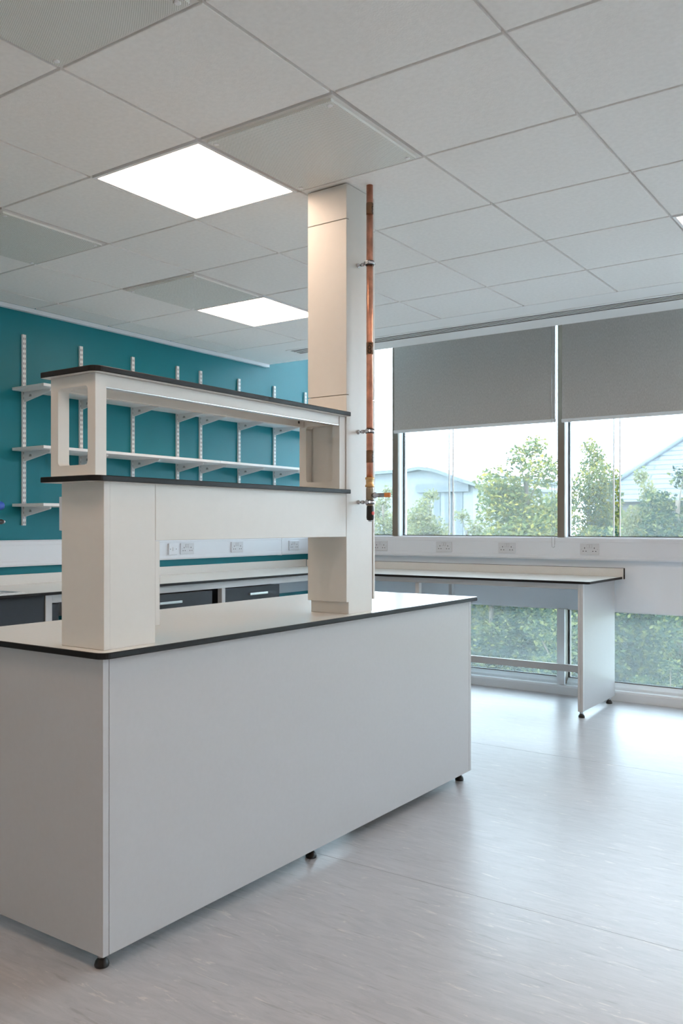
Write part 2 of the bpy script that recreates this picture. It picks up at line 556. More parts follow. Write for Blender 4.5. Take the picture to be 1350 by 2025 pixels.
def window_bay(n, xa, xb, strip=None):
    """one glazed bay between two posts: upper light, lower light, posts, gaskets, glass"""
    w = bpy.data.objects.new('window_%d' % n, None); COL.objects.link(w); w.location = (xa, YG, 0.08); w['kind'] = 'structure'
    # left post of this bay (front cover beige above the sill, white below)
    if xa > WL + 0.05:
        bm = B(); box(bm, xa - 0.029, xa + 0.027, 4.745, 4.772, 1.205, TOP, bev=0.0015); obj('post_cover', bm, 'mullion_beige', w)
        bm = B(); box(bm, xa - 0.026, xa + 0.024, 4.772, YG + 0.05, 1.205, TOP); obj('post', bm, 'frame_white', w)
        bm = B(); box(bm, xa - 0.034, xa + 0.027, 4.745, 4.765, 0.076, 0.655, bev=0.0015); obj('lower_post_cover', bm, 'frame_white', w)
        bm = B(); box(bm, xa - 0.030, xa + 0.024, 4.765, YG + 0.05, 0.08, 0.655); obj('lower_post', bm, 'mullion_beige', w)  # beige puts the shade of this side face into its colour
    for nm, z0, z1 in (('frame', 1.205, TOP), ('lower_frame', 0.085, 0.655)):
        x0, x1 = xa + 0.024, xb - 0.026
        bm = B()
        t = 0.030
        if z0 > 1:
            box(bm, x0, x1, YG - 0.022, YG + 0.03, z0, z0 + 0.004)
        else:   # sloping sill bead
            prism(bm, [(YG - 0.048, z0), (YG - 0.048, z0 + 0.006), (YG - 0.012, z0 + 0.034), (YG + 0.03, z0 + 0.034), (YG + 0.03, z0)], 'x', x0, x1)
        box(bm, x0, x1, YG - 0.02, YG + 0.03, z1 - 0.01, z1)
        obj(nm, bm, 'frame_white', w)
        bm = B()
        zz = z0 + (0.004 if z0 > 1 else 0.034)
        box(bm, x0, x0 + 0.009, YG - 0.012, YG + 0.012, zz, z1 - 0.01)
        box(bm, x1 - 0.009, x1, YG - 0.012, YG + 0.012, zz, z1 - 0.01)
        box(bm, x0, x1, YG - 0.012, YG + 0.012, zz, zz + 0.006)
        obj('gasket', bm, 'gasket_black', w)
        bm = B(); box(bm, x0, x1, YG + 0.004, YG + 0.010, zz, z1 - 0.01)
        obj('glass', bm, 'window_glass', w)
        # inner leaves, their veil imitating reflections of the bright room, with a clear gap between their polished edges in the upper light
        if z0 > 1 and strip:
            leaves = [(x0 + 0.009, strip[0]), (strip[1], x1 - 0.009)]
        else:
            leaves = [(x0 + 0.009, x1 - 0.009)]
        for a, b in leaves:
            bm = B(); box(bm, a, b, YG - 0.006, YG - 0.002, zz, z1 - 0.01)
            obj('veil_leaf', bm, 'reflection_veil' if z0 > 1 else 'reflection_veil_low', w)
        if len(leaves) > 1:
            for xs in strip:
                bm = B(); box(bm, xs - 0.004, xs + 0.004, YG - 0.008, YG, zz, z1 - 0.01)
                obj('leaf_edge', bm, 'frame_white', w)


edges = [WL] + MULL + [XR]
strips = {1: (-1.222, -1.186), 2: (0.166, 0.212)}
for i in range(len(edges) - 1):
    window_bay(i + 1, edges[i], edges[i + 1], strips.get(i))

# ------------------------------------------------------------------ ceiling lights
light_labels = {
    (1, -1): 'large bright square ceiling light beside the near perforated panel, left of the column top',
    (4, -3): 'far square ceiling light in front of the teal wall, partly behind the column',
    (4, 2): 'square ceiling light cut off by the right edge of the picture, above the blinds'}
first = None
for c in SPECIAL_LIGHT:
    u, v = c
    cx, cy = (v + 0.5) * T, (u + 0.5) * T
    lab = light_labels.get(c, 'square ceiling light panel in the part of the room outside the picture')
    if first is None:
        first = thing('ceiling_light', (cx, cy, CE), lab, 'ceiling light', 'square ceiling lights')
        bm = B(); x0, x1, y0, y1 = cx - 0.294, cx + 0.294, cy - 0.294, cy + 0.294
        w_ = 0.014
        for (a, b, c_, d) in ((x0, x1, y0, y0 + w_), (x0, x1, y1 - w_, y1), (x0, x0 + w_, y0 + w_, y1 - w_), (x1 - w_, x1, y0 + w_, y1 - w_)):
            box(bm, a, b, c_, d, CE - 0.004, CE + 0.03)
        obj('frame', bm, 'steel_white', first)
        bm = B(); box(bm, x0 + w_, x1 - w_, y0 + w_, y1 - w_, CE + 0.001, CE + 0.006)
        obj('diffuser', bm, 'lamp_diffuser', first)
    else:
        dup(first, (cx, cy, CE), lab)

# ------------------------------------------------------------------ perforated ceiling panels
perf_labels = {
    (1, 0): 'perforated metal ceiling panel above the column, right of the bright light',
    (-1, 0): 'perforated metal ceiling panel in the top left corner of the picture',
    (1, -3): 'perforated metal ceiling panel at the left edge, nearest the teal wall',
    (3, -3): 'perforated metal ceiling panel beside the far ceiling light'}
first = None
for c in SPECIAL_PERF:
    u, v = c
    cx, cy = (v + 0.5) * T, (u + 0.5) * T
    if first is None:
        first = thing('perforated_ceiling_panel', (cx, cy, CE - 0.012), perf_labels[c], 'ceiling panel', 'perforated ceiling panels')
        bm = B(); box(bm, cx - 0.277, cx + 0.277, cy - 0.277, cy + 0.277, CE - 0.011, CE + 0.02, bev=0.001)
        obj('perforated_tray', bm, 'perforated_metal', first)
        bm = B(); 
        for (a, b, c_, d) in ((-.294, .294, -.294, -.277), (-.294, .294, .277, .294), (-.294, -.277, -.277, .277), (.277, .294, -.277, .277)):
            box(bm, cx + a, cx + b, cy + c_, cy + d, CE - 0.001, CE + 0.02)
        obj('border', bm, 'grid_white', first)
        for sx in (-1, 1):
            for sy in (-1, 1):
                bm = B(); lathe(bm, [(0.006, CE - 0.0145), (0.010, CE - 0.013), (0.010, CE - 0.010)], cx + sx * 0.255, cy + sy * 0.252, seg=16)
                obj('fixing_button', bm, 'steel_white', first)
    else:
        dup(first, (cx, cy, CE - 0.012), perf_labels[c])

# ------------------------------------------------------------------ linear slot diffuser
d = thing('linear_diffuser', (1.5, (SY0 + SY1) / 2, CE), 'long white slot air diffuser with black slots in the ceiling margin above the blinds', 'air diffuser')
bm = B(); box(bm, SX0, SX1, SY0, SY1, CE - 0.0005, CE + 0.04); obj('backing', bm, 'gasket_black', d)
bm = B()
for (a, b) in ((SY0, SY0 + 0.03), (SY1 - 0.03, SY1)):
    box(bm, SX0, SX1, a, b, CE - 0.004, CE - 0.001)
box(bm, SX0, SX0 + 0.02, SY0 + 0.03, SY1 - 0.03, CE - 0.004, CE - 0.001)
obj('frame', bm, 'plaster_white', d)
ns = 3
w_ = (SY1 - SY0 - 0.06)
for k in range(ns):
    yc = SY0 + 0.03 + w_ * (k + 1) / (ns + 1)
    bm = B(); box(bm, SX0 + 0.02, SX1, yc - 0.0062, yc + 0.0062, CE - 0.0035, CE - 0.001)
    obj('slat', bm, 'plaster_white', d)

# ------------------------------------------------------------------ roller blinds


def blind(xa, xb, zb, label, chain):
    b = thing('roller_blind', ((xa + xb) / 2, 4.68, zb), label, 'blind', 'grey roller blinds')
    bm = B(); lathe(bm, [(0.022, xa), (0.022, xb)], 4.68 + 0.022, 3.03, axis='x'); obj('roller_tube', bm, 'alu_grey', b)
    bm = B(); box(bm, xa + 0.004, xb - 0.004, 4.6795, 4.681, zb + 0.02, 3.03); obj('fabric', bm, 'blind_fabric', b)
    bm = B(); box(bm, xa, xb, 4.672, 4.689, zb, zb + 0.026, bev=0.004, seg=2); obj('bottom_bar', bm, 'frame_white', b)
    if chain:
        bm = B()
        x, y = xb - 0.012, 4.655
        pts = [(x - 0.012, y, 3.03)] + [(x - 0.012, y, z) for z in (2.4, 1.8, 1.4, 1.16)]
        pts += [(x - 0.012 * math.cos(a), y, 1.14 - 0.012 * math.sin(a)) for a in (R(30), R(90), R(150))]
        pts += [(x + 0.012, y, z) for z in (1.16, 1.4, 1.8, 2.4, 3.03)]
        tube(bm, pts, 0.0017, seg=6)
        obj('pull_chain', bm, 'steel', b)
    return b


blind(-1.668, -0.222, 2.084, 'grey roller blind on the left, half lowered, with a pull chain at its right side', True)
blind(-0.178, 1.262, 2.078, 'grey roller blind on the right, half lowered, running out of the picture', False)

# ------------------------------------------------------------------ dado trunking


def trunk_profile(c, s, z0=1.036, z1=1.203):
    """profile (across, z); c = wall face, s = +1/-1 outward sign"""
    return [(c, z0), (c + s * 0.042, z0), (c + s * 0.048, z0 + 0.012), (c + s * 0.048, z0 + 0.030), (c + s * 0.046, z0 + 0.033),
            (c + s * 0.046, z1 - 0.034), (c + s * 0.048, z1 - 0.031), (c + s * 0.048, z1 - 0.010), (c + s * 0.042, z1), (c, z1)]


t = thing('dado_trunking', (WL, 2.0, 1.036), 'white dado trunking along the teal wall above the bench', 'trunking')
bm = B(); prism(bm, trunk_profile(WL + 0.001, 1), 'y', YB, 4.735); obj('trunking_body', bm, 'plastic_white', t)
bm = B(); prism(bm, trunk_profile(WL + 0.001, 1.06, 1.032, 1.206), 'y', 4.322, 4.33); obj('joint_cover', bm, 'plastic_white', t)
t = thing('dado_trunking', (1.0, WY, 1.036), 'white dado trunking below the windows at sill height', 'trunking')
bm = B(); prism(bm, trunk_profile(WY - 0.001, -1), 'x', WL + 0.05, XR); obj('trunking_body', bm, 'plastic_white', t)
bm = B(); prism(bm, trunk_profile(WY - 0.001, -1.06, 1.032, 1.206), 'x', -1.706, -1.70); obj('joint_cover', bm, 'plastic_white', t)

# ------------------------------------------------------------------ sockets


def socket_master():
    """double socket facing -Y, origin at the plate centre on its back face"""
    s = thing('double_socket', (0, 0, 0), 'x', 'socket', 'white double sockets')
    bm = B(); box(bm, -0.073, 0.073, -0.009, 0, -0.043, 0.043, bev=0.003, seg=2); obj('plate', bm, 'socket_white', s)
    for sx in (-1, 1):
        bm = B(); box(bm, sx * 0.011 - 0.008, sx * 0.011 + 0.008, -0.0125, -0.008, 0.010, 0.034, bev=0.0015, mi=0)
        box(bm, sx * 0.011 - 0.0095, sx * 0.011 + 0.0095, -0.0093, -0.008, 0.0085, 0.0355, mi=1); obj('switch', bm, ['socket_white', 'switch_shadow'], s)  # grey frame painted as the shadow gap round the switch
    for sx in (-1, 1):
        bm = B(); c = sx * 0.037
        box(bm, c - 0.0028, c + 0.0028, -0.0094, -0.0085, 0.004, 0.013)
        for q in (-1, 1):
            box(bm, c + q * 0.011 - 0.004, c + q * 0.011 + 0.004, -0.0094, -0.0085, -0.018, -0.0125)
        obj('pin_holes', bm, 'gasket_black', s)
    for sx in (-1, 1):
        bm = B(); box(bm, sx * 0.060 - 0.002, sx * 0.060 + 0.002, -0.0094, -0.0085, -0.002, 0.002)
        obj('screw', bm, 'emblem_grey', s)
    return s


sk = socket_master()
FS = WY - 0.001 - 0.046
LS = WL + 0.001 + 0.046
right_sockets = [(-1.838, 'white double socket on the window trunking, just right of the column'),
                 (-1.212, 'second double socket from the column on the window trunking'),
                 (-0.648, 'third double socket from the column, on the window trunking left of the pull chain'),
                 (0.020, 'white double socket on the window trunking nearest the free end of the bench')]
for i, (x, lab) in enumerate(right_sockets):
    if i == 0:
        sk.location = (x, FS, 1.118); sk['label'] = lab
    else:
        dup(sk, (x, FS, 1.118), lab)
left_sockets = [(3.155, 'white double socket on the teal wall trunking next to the single plate'),
                (3.732, 'white double socket on the teal wall trunking, middle of the gap under the shelf'),
                (4.495, 'white double socket on the teal wall trunking, nearest the column')]
for y, lab in left_sockets:
    dup(sk, (LS, y, 1.117), lab, rotz=R(90))
s = thing('switched_spur', (LS, 2.998, 1.117), 'small white single plate on the teal wall trunking, left of the double sockets', 'switch')
bm = B(); box(bm, LS, LS + 0.016, 2.955, 3.041, 1.074, 1.160, bev=0.003, seg=2); obj('plate', bm, 'plastic_white', s)
bm = B(); box(bm, LS + 0.015, LS + 0.020, 2.99, 3.006, 1.103, 1.131, bev=0.001); obj('rocker', bm, 'plastic_white', s)
for yy in (2.967, 3.029):
    bm = B(); box(bm, LS + 0.0155, LS + 0.0164, yy - 0.003, yy + 0.003, 1.114, 1.120)
    obj('screw', bm, 'slot_dark', s)

# ------------------------------------------------------------------ wall shelving
UY = [1.732, 2.182, 2.645, 3.094, 3.347, 3.804, 4.271, 4.721]
ORD = ['leftmost', 'second from left', 'third from left', 'fourth from left', 'fifth from left', 'sixth from left', 'seventh from left', 'last and farthest']
bm = B()
y = UY[0]
prism(bm, [(WL, y - 0.0125), (WL + 0.015, y - 0.0125), (WL + 0.015, y + 0.0125), (WL, y + 0.0125)], 'z', 1.297, 2.526, 0)
z = 1.297 + 0.018
while z < 2.526 - 0.018:
    for q in (-1, 1):
        box(bm, WL + 0.0145, WL + 0.0154, y + q * 0.0055 - 0.0019, y + q * 0.0055 + 0.0019, z - 0.0075, z + 0.0075, mi=1)
    z += 0.032
up0 = obj('shelf_upright', bm, ['steel_white', 'slot_dark'], None, origin=(WL, y, 1.297))
tag(up0, 'leftmost white slotted upright fixed to the teal wall', 'shelf upright', 'slotted uprights')
for k in range(1, 8):
    c = up0.copy(); COL.objects.link(c); c.location = (WL, UY[k], 1.297)
    c['label'] = 'white slotted upright on the teal wall, %s of eight' % ORD[k]

SHELF_Z = [2.155, 1.772, 1.417]      # undersides
SHELF_N = ['top', 'middle', 'lowest']
SPLIT = 3.222
for li, zb in enumerate(SHELF_Z):
    for (ya, yb, w_) in ((1.639, SPLIT - 0.001, 'near'), (SPLIT + 0.001, 4.775, 'far')):
        bm = B(); box(bm, WL + 0.02, -2.32, ya, yb, zb, zb + 0.018, bev=0.001)
        o = obj('wall_shelf', bm, 'steel_white')
        tag(o, 'white shelf board on the teal wall, %s level, %s half' % (SHELF_N[li], 'left' if w_ == 'near' else 'right'), 'shelf', 'white wall shelves')

br0 = None
for li, zb in enumerate(SHELF_Z):
    for k, y in enumerate(UY):
        lab = 'white bracket under the %s wall shelf at the %s upright' % (SHELF_N[li], ORD[k])
        loc = (WL + 0.015, y, zb)
        if br0 is None:
            bm = B()
            X0 = WL + 0.0155
            out = [(X0, zb), (X0 + 0.262, zb), (X0 + 0.270, zb - 0.006), (X0 + 0.266, zb - 0.016), (X0 + 0.235, zb - 0.022), (X0 + 0.012, zb - 0.062), (X0, zb - 0.062)]
            prism(bm, out, 'y', y - 0.005, y + 0.005)
            prism(bm, [(X0 + 0.055, zb - 0.034), (X0 + 0.082, zb - 0.034), (X0 + 0.079, zb - 0.020), (X0 + 0.060, zb - 0.018)], 'y', y - 0.0056, y - 0.0048, mi=1)
            br0 = obj('shelf_bracket', bm, ['steel_white', 'emblem_grey'], None, origin=loc)
            tag(br0, lab, 'bracket', 'shelf brackets')
        else:
            c = br0.copy(); COL.objects.link(c); c.location = loc; c['label'] = lab

# ------------------------------------------------------------------ foot used under all benches


def foot_parts(bm_list_parent, x, y, top):
    """adjustable bench foot: black dome with steel stem"""
    f = None
    bm = B(); lathe(bm, [(0.021, 0.0), (0.022, 0.006), (0.019, 0.016), (0.012, 0.024), (0.009, 0.026)], x, y, seg=20)
    f = obj('foot', bm, 'rubber_black', bm_list_parent)
    bm = B(); lathe(bm, [(0.009, 0.024), (0.013, 0.028), (0.013, 0.036), (0.007, 0.038), (0.007, top)], x, y, seg=14)
    obj('stem', bm, 'steel', f)
    return f


# ------------------------------------------------------------------ island bench
IX0, IX1, IY0, IY1 = -0.53, 0.238, -0.033, 2.321
IZ = 0.934
isl = thing('island_bench', (-0.15, 1.14, 0), 'large white island laboratory bench with plain panels and black edged worktop', 'bench')
bm = B(); slab(bm, rounded_outline(-0.57, 0.268, -0.060, 2.348, (0.03, 0.03, 0.02, 0.02)), IZ - 0.019, IZ)
obj('worktop', bm, ['worktop_white', 'laminate_black'], isl)
bm = B(); box(bm, IX1 - 0.020, IX1, IY0 + 0.0235, IY1 - 0.0235, 0.05, IZ - 0.0195, bev=0.0008); obj('side_panel', bm, 'bench_white', isl)
for nm, a, b in (('end_panel', IY0, IY0 + 0.022), ('end_panel', IY1 - 0.022, IY1)):
    bm = B(); box(bm, IX0, IX1, a, b, 0.05, IZ - 0.0195, bev=0.0008); obj(nm, bm, 'bench_white', isl)
bm = B(); box(bm, IX0, IX0 + 0.04, IY0 + 0.03, IY1 - 0.03, IZ - 0.08, IZ - 0.0205); obj('rail', bm, 'alu_grey', isl)
for x in (0.190, -0.48):
    for y in (0.003, 1.029, 2.286):
        foot_parts(isl, x, y, 0.062)

# ------------------------------------------------------------------ boxed column standing on the island
colm = thing('boxed_column', (0.12, 1.34, IZ), 'tall cream boxed service column rising from the island worktop to the ceiling', 'column')
CX0, CX1 = 0.022, 0.220
bm = B(); box(bm, CX0 + 0.004, CX1 - 0.002, 1.2485, 1.424, IZ + 0.0005, CE - 0.004); obj('casing', bm, 'shelf_cream', colm)
for a, b in ((0.984, 1.832), (1.835, 2.552), (2.555, CE - 0.006)):
    bm = B(); box(bm, CX0, CX1, 1.230, 1.247, a, b, bev=0.0012); obj('front_panel', bm, 'shelf_cream', colm)
for a, b in ((0.984, 1.832), (1.835, 2.552), (2.555, CE - 0.006)):
    bm = B(); box(bm, CX0, CX1, 1.430, 1.444, a, b, bev=0.0012); obj('back_panel', bm, 'shelf_cream', colm)

# ------------------------------------------------------------------ over-bench shelf unit with its near post
su = thing('over_bench_shelf', (0.12, 0.6, IZ), 'two tier cream shelf bridge with black edged shelves, on a post on the island bench', 'shelf unit')
PX0, PX1 = 0.028, 0.222
bm = B(); box(bm, PX0 + 0.002, PX1 - 0.003, 0.0088, 0.186, IZ + 0.0005, 1.427); obj('post', bm, 'shelf_cream', su)
bm = B(); box(bm, PX0, PX1, -0.016, 0.007, IZ + 0.0005, 1.427, bev=0.0012); obj('post_cover', bm, 'shelf_cream', su)
bm = B(); box(bm, PX0, PX1 - 0.003, 0.1865, 0.206, 0.988, 1.25, bev=0.001); obj('post_back_cover', bm, 'shelf_cream', su)
bm = B(); box(bm, 0.202, 0.2195, 0.1872, 1.2285, 1.252, 1.427, bev=0.0012); obj('fascia', bm, 'shelf_cream', su)
bm = B(); box(bm, 0.030, 0.046, 0.1872, 1.2285, 1.252, 1.427, bev=0.0012); obj('rear_fascia', bm, 'shelf_cream', su)
for nm, z in (('lower_shelf', 1.427), ('upper_shelf', 1.742)):
    bm = B(); slab(bm, rounded_outline(-0.010, 0.245, -0.068, 1.229, (0.01, 0.03, 0.006, 0.006)), z, z + 0.017)
    obj(nm, bm, ['worktop_white', 'laminate_black'], su)


def hoop(ya, yb):
    """end frame: a plate with a round-cornered opening"""
    x0, x1, z0, z1 = 0.012, 0.216, 1.4445, 1.7415
    outer = rounded_outline(x0, x1, z0, z1, (0.002,) * 4, n=6)
    inner = rounded_outline(x0 + 0.034, x1 - 0.034, z0 + 0.032, z1 - 0.034, (0.012,) * 4, n=6)
    bm = B()
    n = len(outer)
    vo = [[bm.verts.new((p[0], y, p[1])) for p in outer] for y in (ya, yb)]
    vi = [[bm.verts.new((p[0], y, p[1])) for p in inner] for y in (ya, yb)]
    for k in range(n):
        q = (k + 1) % n
        bm.faces.new((vo[0][k], vo[0][q], vi[0][q], vi[0][k])); bm.faces.new((vo[1][k], vi[1][k], vi[1][q], vo[1][q]))
        bm.faces.new((vo[0][k], vo[1][k], vo[1][q], vo[0][q])); bm.faces.new((vi[0][k], vi[0][q], vi[1][q], vi[1][k]))
    return bm


obj('end_frame', hoop(-0.042, -0.002), 'shelf_cream', su)
obj('end_frame', hoop(1.186, 1.226), 'shelf_cream', su)
for x0 in (0.196, 0.018):
    bm = B(); box(bm, x0, x0 + 0.018, -0.0015, 1.1855, 1.705, 1.7415, bev=0.001)
    rl = obj('shelf_rail', bm, 'shelf_cream', su)
    if x0 < 0.1:
        bm = B(); lathe(bm, [(0.006, x0 + 0.0175), (0.006, x0 + 0.0187)], 1.150, 1.724, axis='x', seg=14); obj('fixing_hole', bm, 'gasket_black', rl)
bm = B(); box(bm, 0.186, 0.2135, 0.0, 1.184, 1.7030, 1.7045); obj('metal_strip', bm, 'handle_steel', su)

# pale rounded casing on the far side of the post
bm = B()
out = rounded_outline(0.035, 0.165, 1.253, 1.418, (0.03,) * 4, n=8)
prism(bm, [(p[0], p[1]) for p in out], 'x', -0.050, 0.027)
bmesh.ops.bevel(bm, geom=[e for e in bm.edges if abs(e.verts[0].co.x + 0.050) < 1e-4 and abs(e.verts[1].co.x + 0.050) < 1e-4], offset=0.02, segments=4, affect='EDGES')
o = obj('dispenser', bm, 'plastic_white'); tag(o, 'pale rounded dispenser casing peeking out behind the left edge of the near post', 'dispenser')

# ------------------------------------------------------------------ copper gas pipe on the column
PXc, PYc, PR = 0.277, 1.316, 0.0138


def zp(py):
    return 1.30 + (1038.2 - py) * 3.592 / 1723.87


pipe = thing('copper_gas_pipe', (PXc, PYc, zp(1002)), 'vertical copper gas pipe clamped to the column side, with valve at its foot', 'pipe')
bm = B(); lathe(bm, [(PR, zp(948)), (PR, CE - 0.001)], PXc, PYc, seg=28); obj('tube', bm, 'copper', pipe)


def lettering(parent, zc, ang):
    """CO2 wrapped on the band, reading upwards"""
    dg = None
    bm = B()
    u0 = 0.0
    tmp = []
    for body, size, dy in (('CO', 0.022, 0.0), ('2', 0.016, -0.001)):
        cu = bpy.data.curves.new('lettering', 'FONT'); cu.body = body; cu.size = size; cu.extrude = 0
        cu.offset = 0.0007
        ob = bpy.data.objects.new('lettering', cu); COL.objects.link(ob)
        bpy.context.view_layer.update()
        dg = bpy.context.evaluated_depsgraph_get()
        me = bpy.data.meshes.new_from_object(ob.evaluated_get(dg))
        xs = [v.co.x for v in me.vertices]
        base = len(bm.verts)
        vs = [bm.verts.new((v.co.x - min(xs) + u0, v.co.y + dy, 0)) for v in me.vertices]
        for p in me.polygons:
            try: bm.faces.new([vs[i] for i in p.vertices])
            except ValueError: pass
        u0 += max(xs) - min(xs) + 0.0018
        bpy.data.objects.remove(ob); bpy.data.curves.remove(cu); bpy.data.meshes.remove(me)
    w = u0 - 0.0018
    rr = PR + 0.0011
    for v in bm.verts:
        u, h = v.co.x - w / 2, v.co.y - 0.0078
        a = ang - h / rr       # letter height runs around the pipe, line of text runs up
        v.co = (PXc + rr * math.cos(a), PYc + rr * math.sin(a), zc + u)
    obj('lettering', bm, 'ink_black', parent)


VIEW = math.atan2(-1.7007 - PYc, 2.242 - PXc)      # direction from the pipe to where the labels face
for (ya, yb, ang) in ((401, 424, VIEW + R(65)), (677, 701, VIEW - R(5)), (891, 915, VIEW + R(65))):
    bm = B(); lathe(bm, [(PR + 0.0006, zp(yb)), (PR + 0.0006, zp(ya))], PXc, PYc, seg=28)
    bd = obj('marker_band', bm, 'tape_brown', pipe)
    lettering(bd, (zp(ya) + zp(yb)) / 2, ang)
for py in (520, 852.5, 993):
    z = zp(py)
    bm = B(); lathe(bm, [(PR + 0.0008, z - 0.009), (PR + 0.004, z - 0.009), (PR + 0.004, z + 0.009), (PR + 0.0008, z + 0.009)], PXc, PYc, seg=24)
    cl = obj('pipe_clamp', bm, 'rubber_black', pipe)
    bm = B(); lathe(bm, [(PR + 0.0035, z - 0.0055), (PR + 0.0062, z - 0.0055), (PR + 0.0062, z + 0.0055), (PR + 0.0035, z + 0.0055)], PXc, PYc, seg=24)
    for sg in (-1, 1):     # flanges with bolts
        box(bm, PXc - 0.006, PXc + 0.006, PYc + sg * 0.019 - 0.006, PYc + sg * 0.019 + 0.006, z - 0.007, z + 0.007, bev=0.001)
        lathe(bm, [(0.005, PXc - 0.012), (0.005, PXc + 0.013)], PYc + sg * 0.021, z, axis='x', seg=8)
    obj('steel_band', bm, 'steel', cl)
    bm = B(); lathe(bm, [(0.009, 0.2202), (0.009, 0.223), (0.0045, 0.2235), (0.0045, 0.236), (0.008, 0.237), (0.008, 0.246), (0.005, 0.247), (0.005, PXc - PR - 0.003)], PYc, z, axis='x', seg=12)
    obj('stand_off', bm, 'steel', cl)
# fittings
bm = B()
za, zb_ = zp(963), zp(944)
lathe(bm, [(PR, zb_ + 0.001), (PR + 0.005, zb_), (PR + 0.005, zb_ - 0.008), (PR + 0.002, zb_ - 0.010), (PR + 0.002, za + 0.010), (PR + 0.005, za + 0.008), (PR + 0.005, za), (PR, za - 0.001)], PXc, PYc, seg=24)
obj('brass_union', bm, 'brass', pipe)
bm = B()
lathe(bm, [(PR + 0.001, zp(964)), (PR + 0.002, zp(967)), (PR + 0.002, zp(984)), (PR + 0.0005, zp(1000))], PXc, PYc, seg=8, smooth=False)
vb = obj('valve_body', bm, 'brass_dark', pipe)
bm = B()
zl = zp(979.5)
lathe(bm, [(0.008, PXc + 0.012), (0.008, PXc + 0.020), (0.012, PXc + 0.022), (0.012, PXc + 0.030), (0.006, PXc + 0.032), (0.006, PXc + 0.046)], PYc, zl, axis='x', seg=12)
box(bm, PXc + 0.036, PXc + 0.076, PYc - 0.004, PYc + 0.004, zl - 0.0085, zl + 0.0085, bev=0.002)
lv = obj('lever', bm, 'steel', pipe)
bm = B(); box(bm, PXc + 0.072, PXc + 0.101, PYc - 0.0055, PYc + 0.0055, zl - 0.0092, zl + 0.0092, bev=0.003, seg=2); obj('orange_grip', bm, 'orange', lv)
bm = B()
lathe(bm, [(0.010, zp(999)), (0.0145, zp(1002)), (0.0150, zp(1006)), (0.0155, zp(1024)), (0.0135, zp(1028)), (0.008, zp(1029))], PXc + 0.002, PYc, seg=24)
nz = obj('black_outlet', bm, 'rubber_black', pipe)
bm = B(); lathe(bm, [(0.008, zp(1028.5)), (0.008, zp(1031.5)), (0.005, zp(1032))], PXc + 0.002, PYc, seg=14); obj('steel_tip', bm, 'steel', nz)
bm = B(); zz = zp(1015)
a_ = VIEW + R(50)
dirv = Vector((math.cos(a_), math.sin(a_), 0)); sv = Vector((-dirv.y, dirv.x, 0)); c0 = Vector((PXc + 0.002, PYc, zz)) + dirv * 0.0135
ring0 = [bm.verts.new(c0 + 0.0075 * (math.cos(k * math.pi / 8) * sv + math.sin(k * math.pi / 8) * Vector((0, 0, 1)))) for k in range(16)]
ring1 = [bm.verts.new(v.co + dirv * 0.0035) for v in ring0]
for k in range(16):
    bm.faces.new((ring0[k], ring0[(k + 1) % 16], ring1[(k + 1) % 16], ring1[k]))
bm.faces.new(ring1); bm.faces.new(list(reversed(ring0)))
obj('red_button', bm, 'red', nz)

# ------------------------------------------------------------------ window bench
BZ = 0.92
wbn = thing('window_bench', (-0.8, 4.36, 0), 'white laboratory bench under the windows with black edged top and solid right end panel', 'bench')
bm = B(); slab(bm, rounded_outline(-1.928, 0.268, 4.008, 4.720, (0.0, 0.02, 0.0, 0.0)), BZ - 0.017, BZ); obj('worktop', bm, ['worktop_white', 'laminate_black'], wbn)
bm = B()
box(bm, -2.636, 0.278, 4.7205, 4.736, BZ - 0.017, 0.982)
box(bm, 0.278, 0.283, 4.718, 4.737, BZ - 0.017, 0.983, mi=1)
box(bm, -2.636, 0.278, 4.720, 4.7363, 0.982, 0.984, mi=1)
obj('upstand', bm, ['worktop_white', 'laminate_black'], wbn)
bm = B(); box(bm, 0.190, 0.214, 4.062, 4.7185, 0.042, BZ - 0.018, bev=0.001); obj('end_panel', bm, 'bench_white', wbn)
bm = B()
box(bm, 0.180, 0.1945, 4.034, 4.061, 0.04, BZ - 0.018, bev=0.0012); box(bm, 0.1955, 0.216, 4.034, 4.061, 0.04, BZ - 0.018, bev=0.0012)
obj('front_upright', bm, 'alu_grey', wbn)
bm = B(); box(bm, -1.92, 0.179, 4.050, 4.072, BZ - 0.056, BZ - 0.0175, bev=0.001); obj('front_rail', bm, 'alu_grey', wbn)
bm = B(); box(bm, -1.92, 0.189, 4.60, 4.625, 0.205, 0.257, bev=0.001); obj('low_rail', bm, 'alu_grey', wbn)
for x, y in ((-1.092, 4.050), (-1.092, 4.585), (-1.90, 4.585)):
    bm = B(); box(bm, x, x + 0.032, y, y + 0.04, 0.04, BZ - 0.0575, bev=0.0012); obj('leg', bm, 'alu_grey', wbn)
for x, y in ((0.199, 4.055), (0.203, 4.624), (-1.076, 4.07), (-1.076, 4.605), (-1.884, 4.605)):
    foot_parts(wbn, x, y, 0.05)

# ------------------------------------------------------------------ bench along the teal wall
wt = thing('wall_worktop', (-2.3, 2.4, BZ), 'long white worktop with black edge and upstand along the teal wall', 'worktop')
bm = B(); slab(bm, [(-2.6385, 0.2), (-1.93, 0.2), (-1.93, 4.719), (-2.6385, 4.719)], BZ - 0.017, BZ); obj('top', bm, ['worktop_white', 'laminate_black'], wt)
bm = B(); box(bm, -2.656, -2.639, 0.2, 4.719, BZ - 0.017, 0.984, bev=0.001); obj('upstand', bm, 'worktop_white', wt)

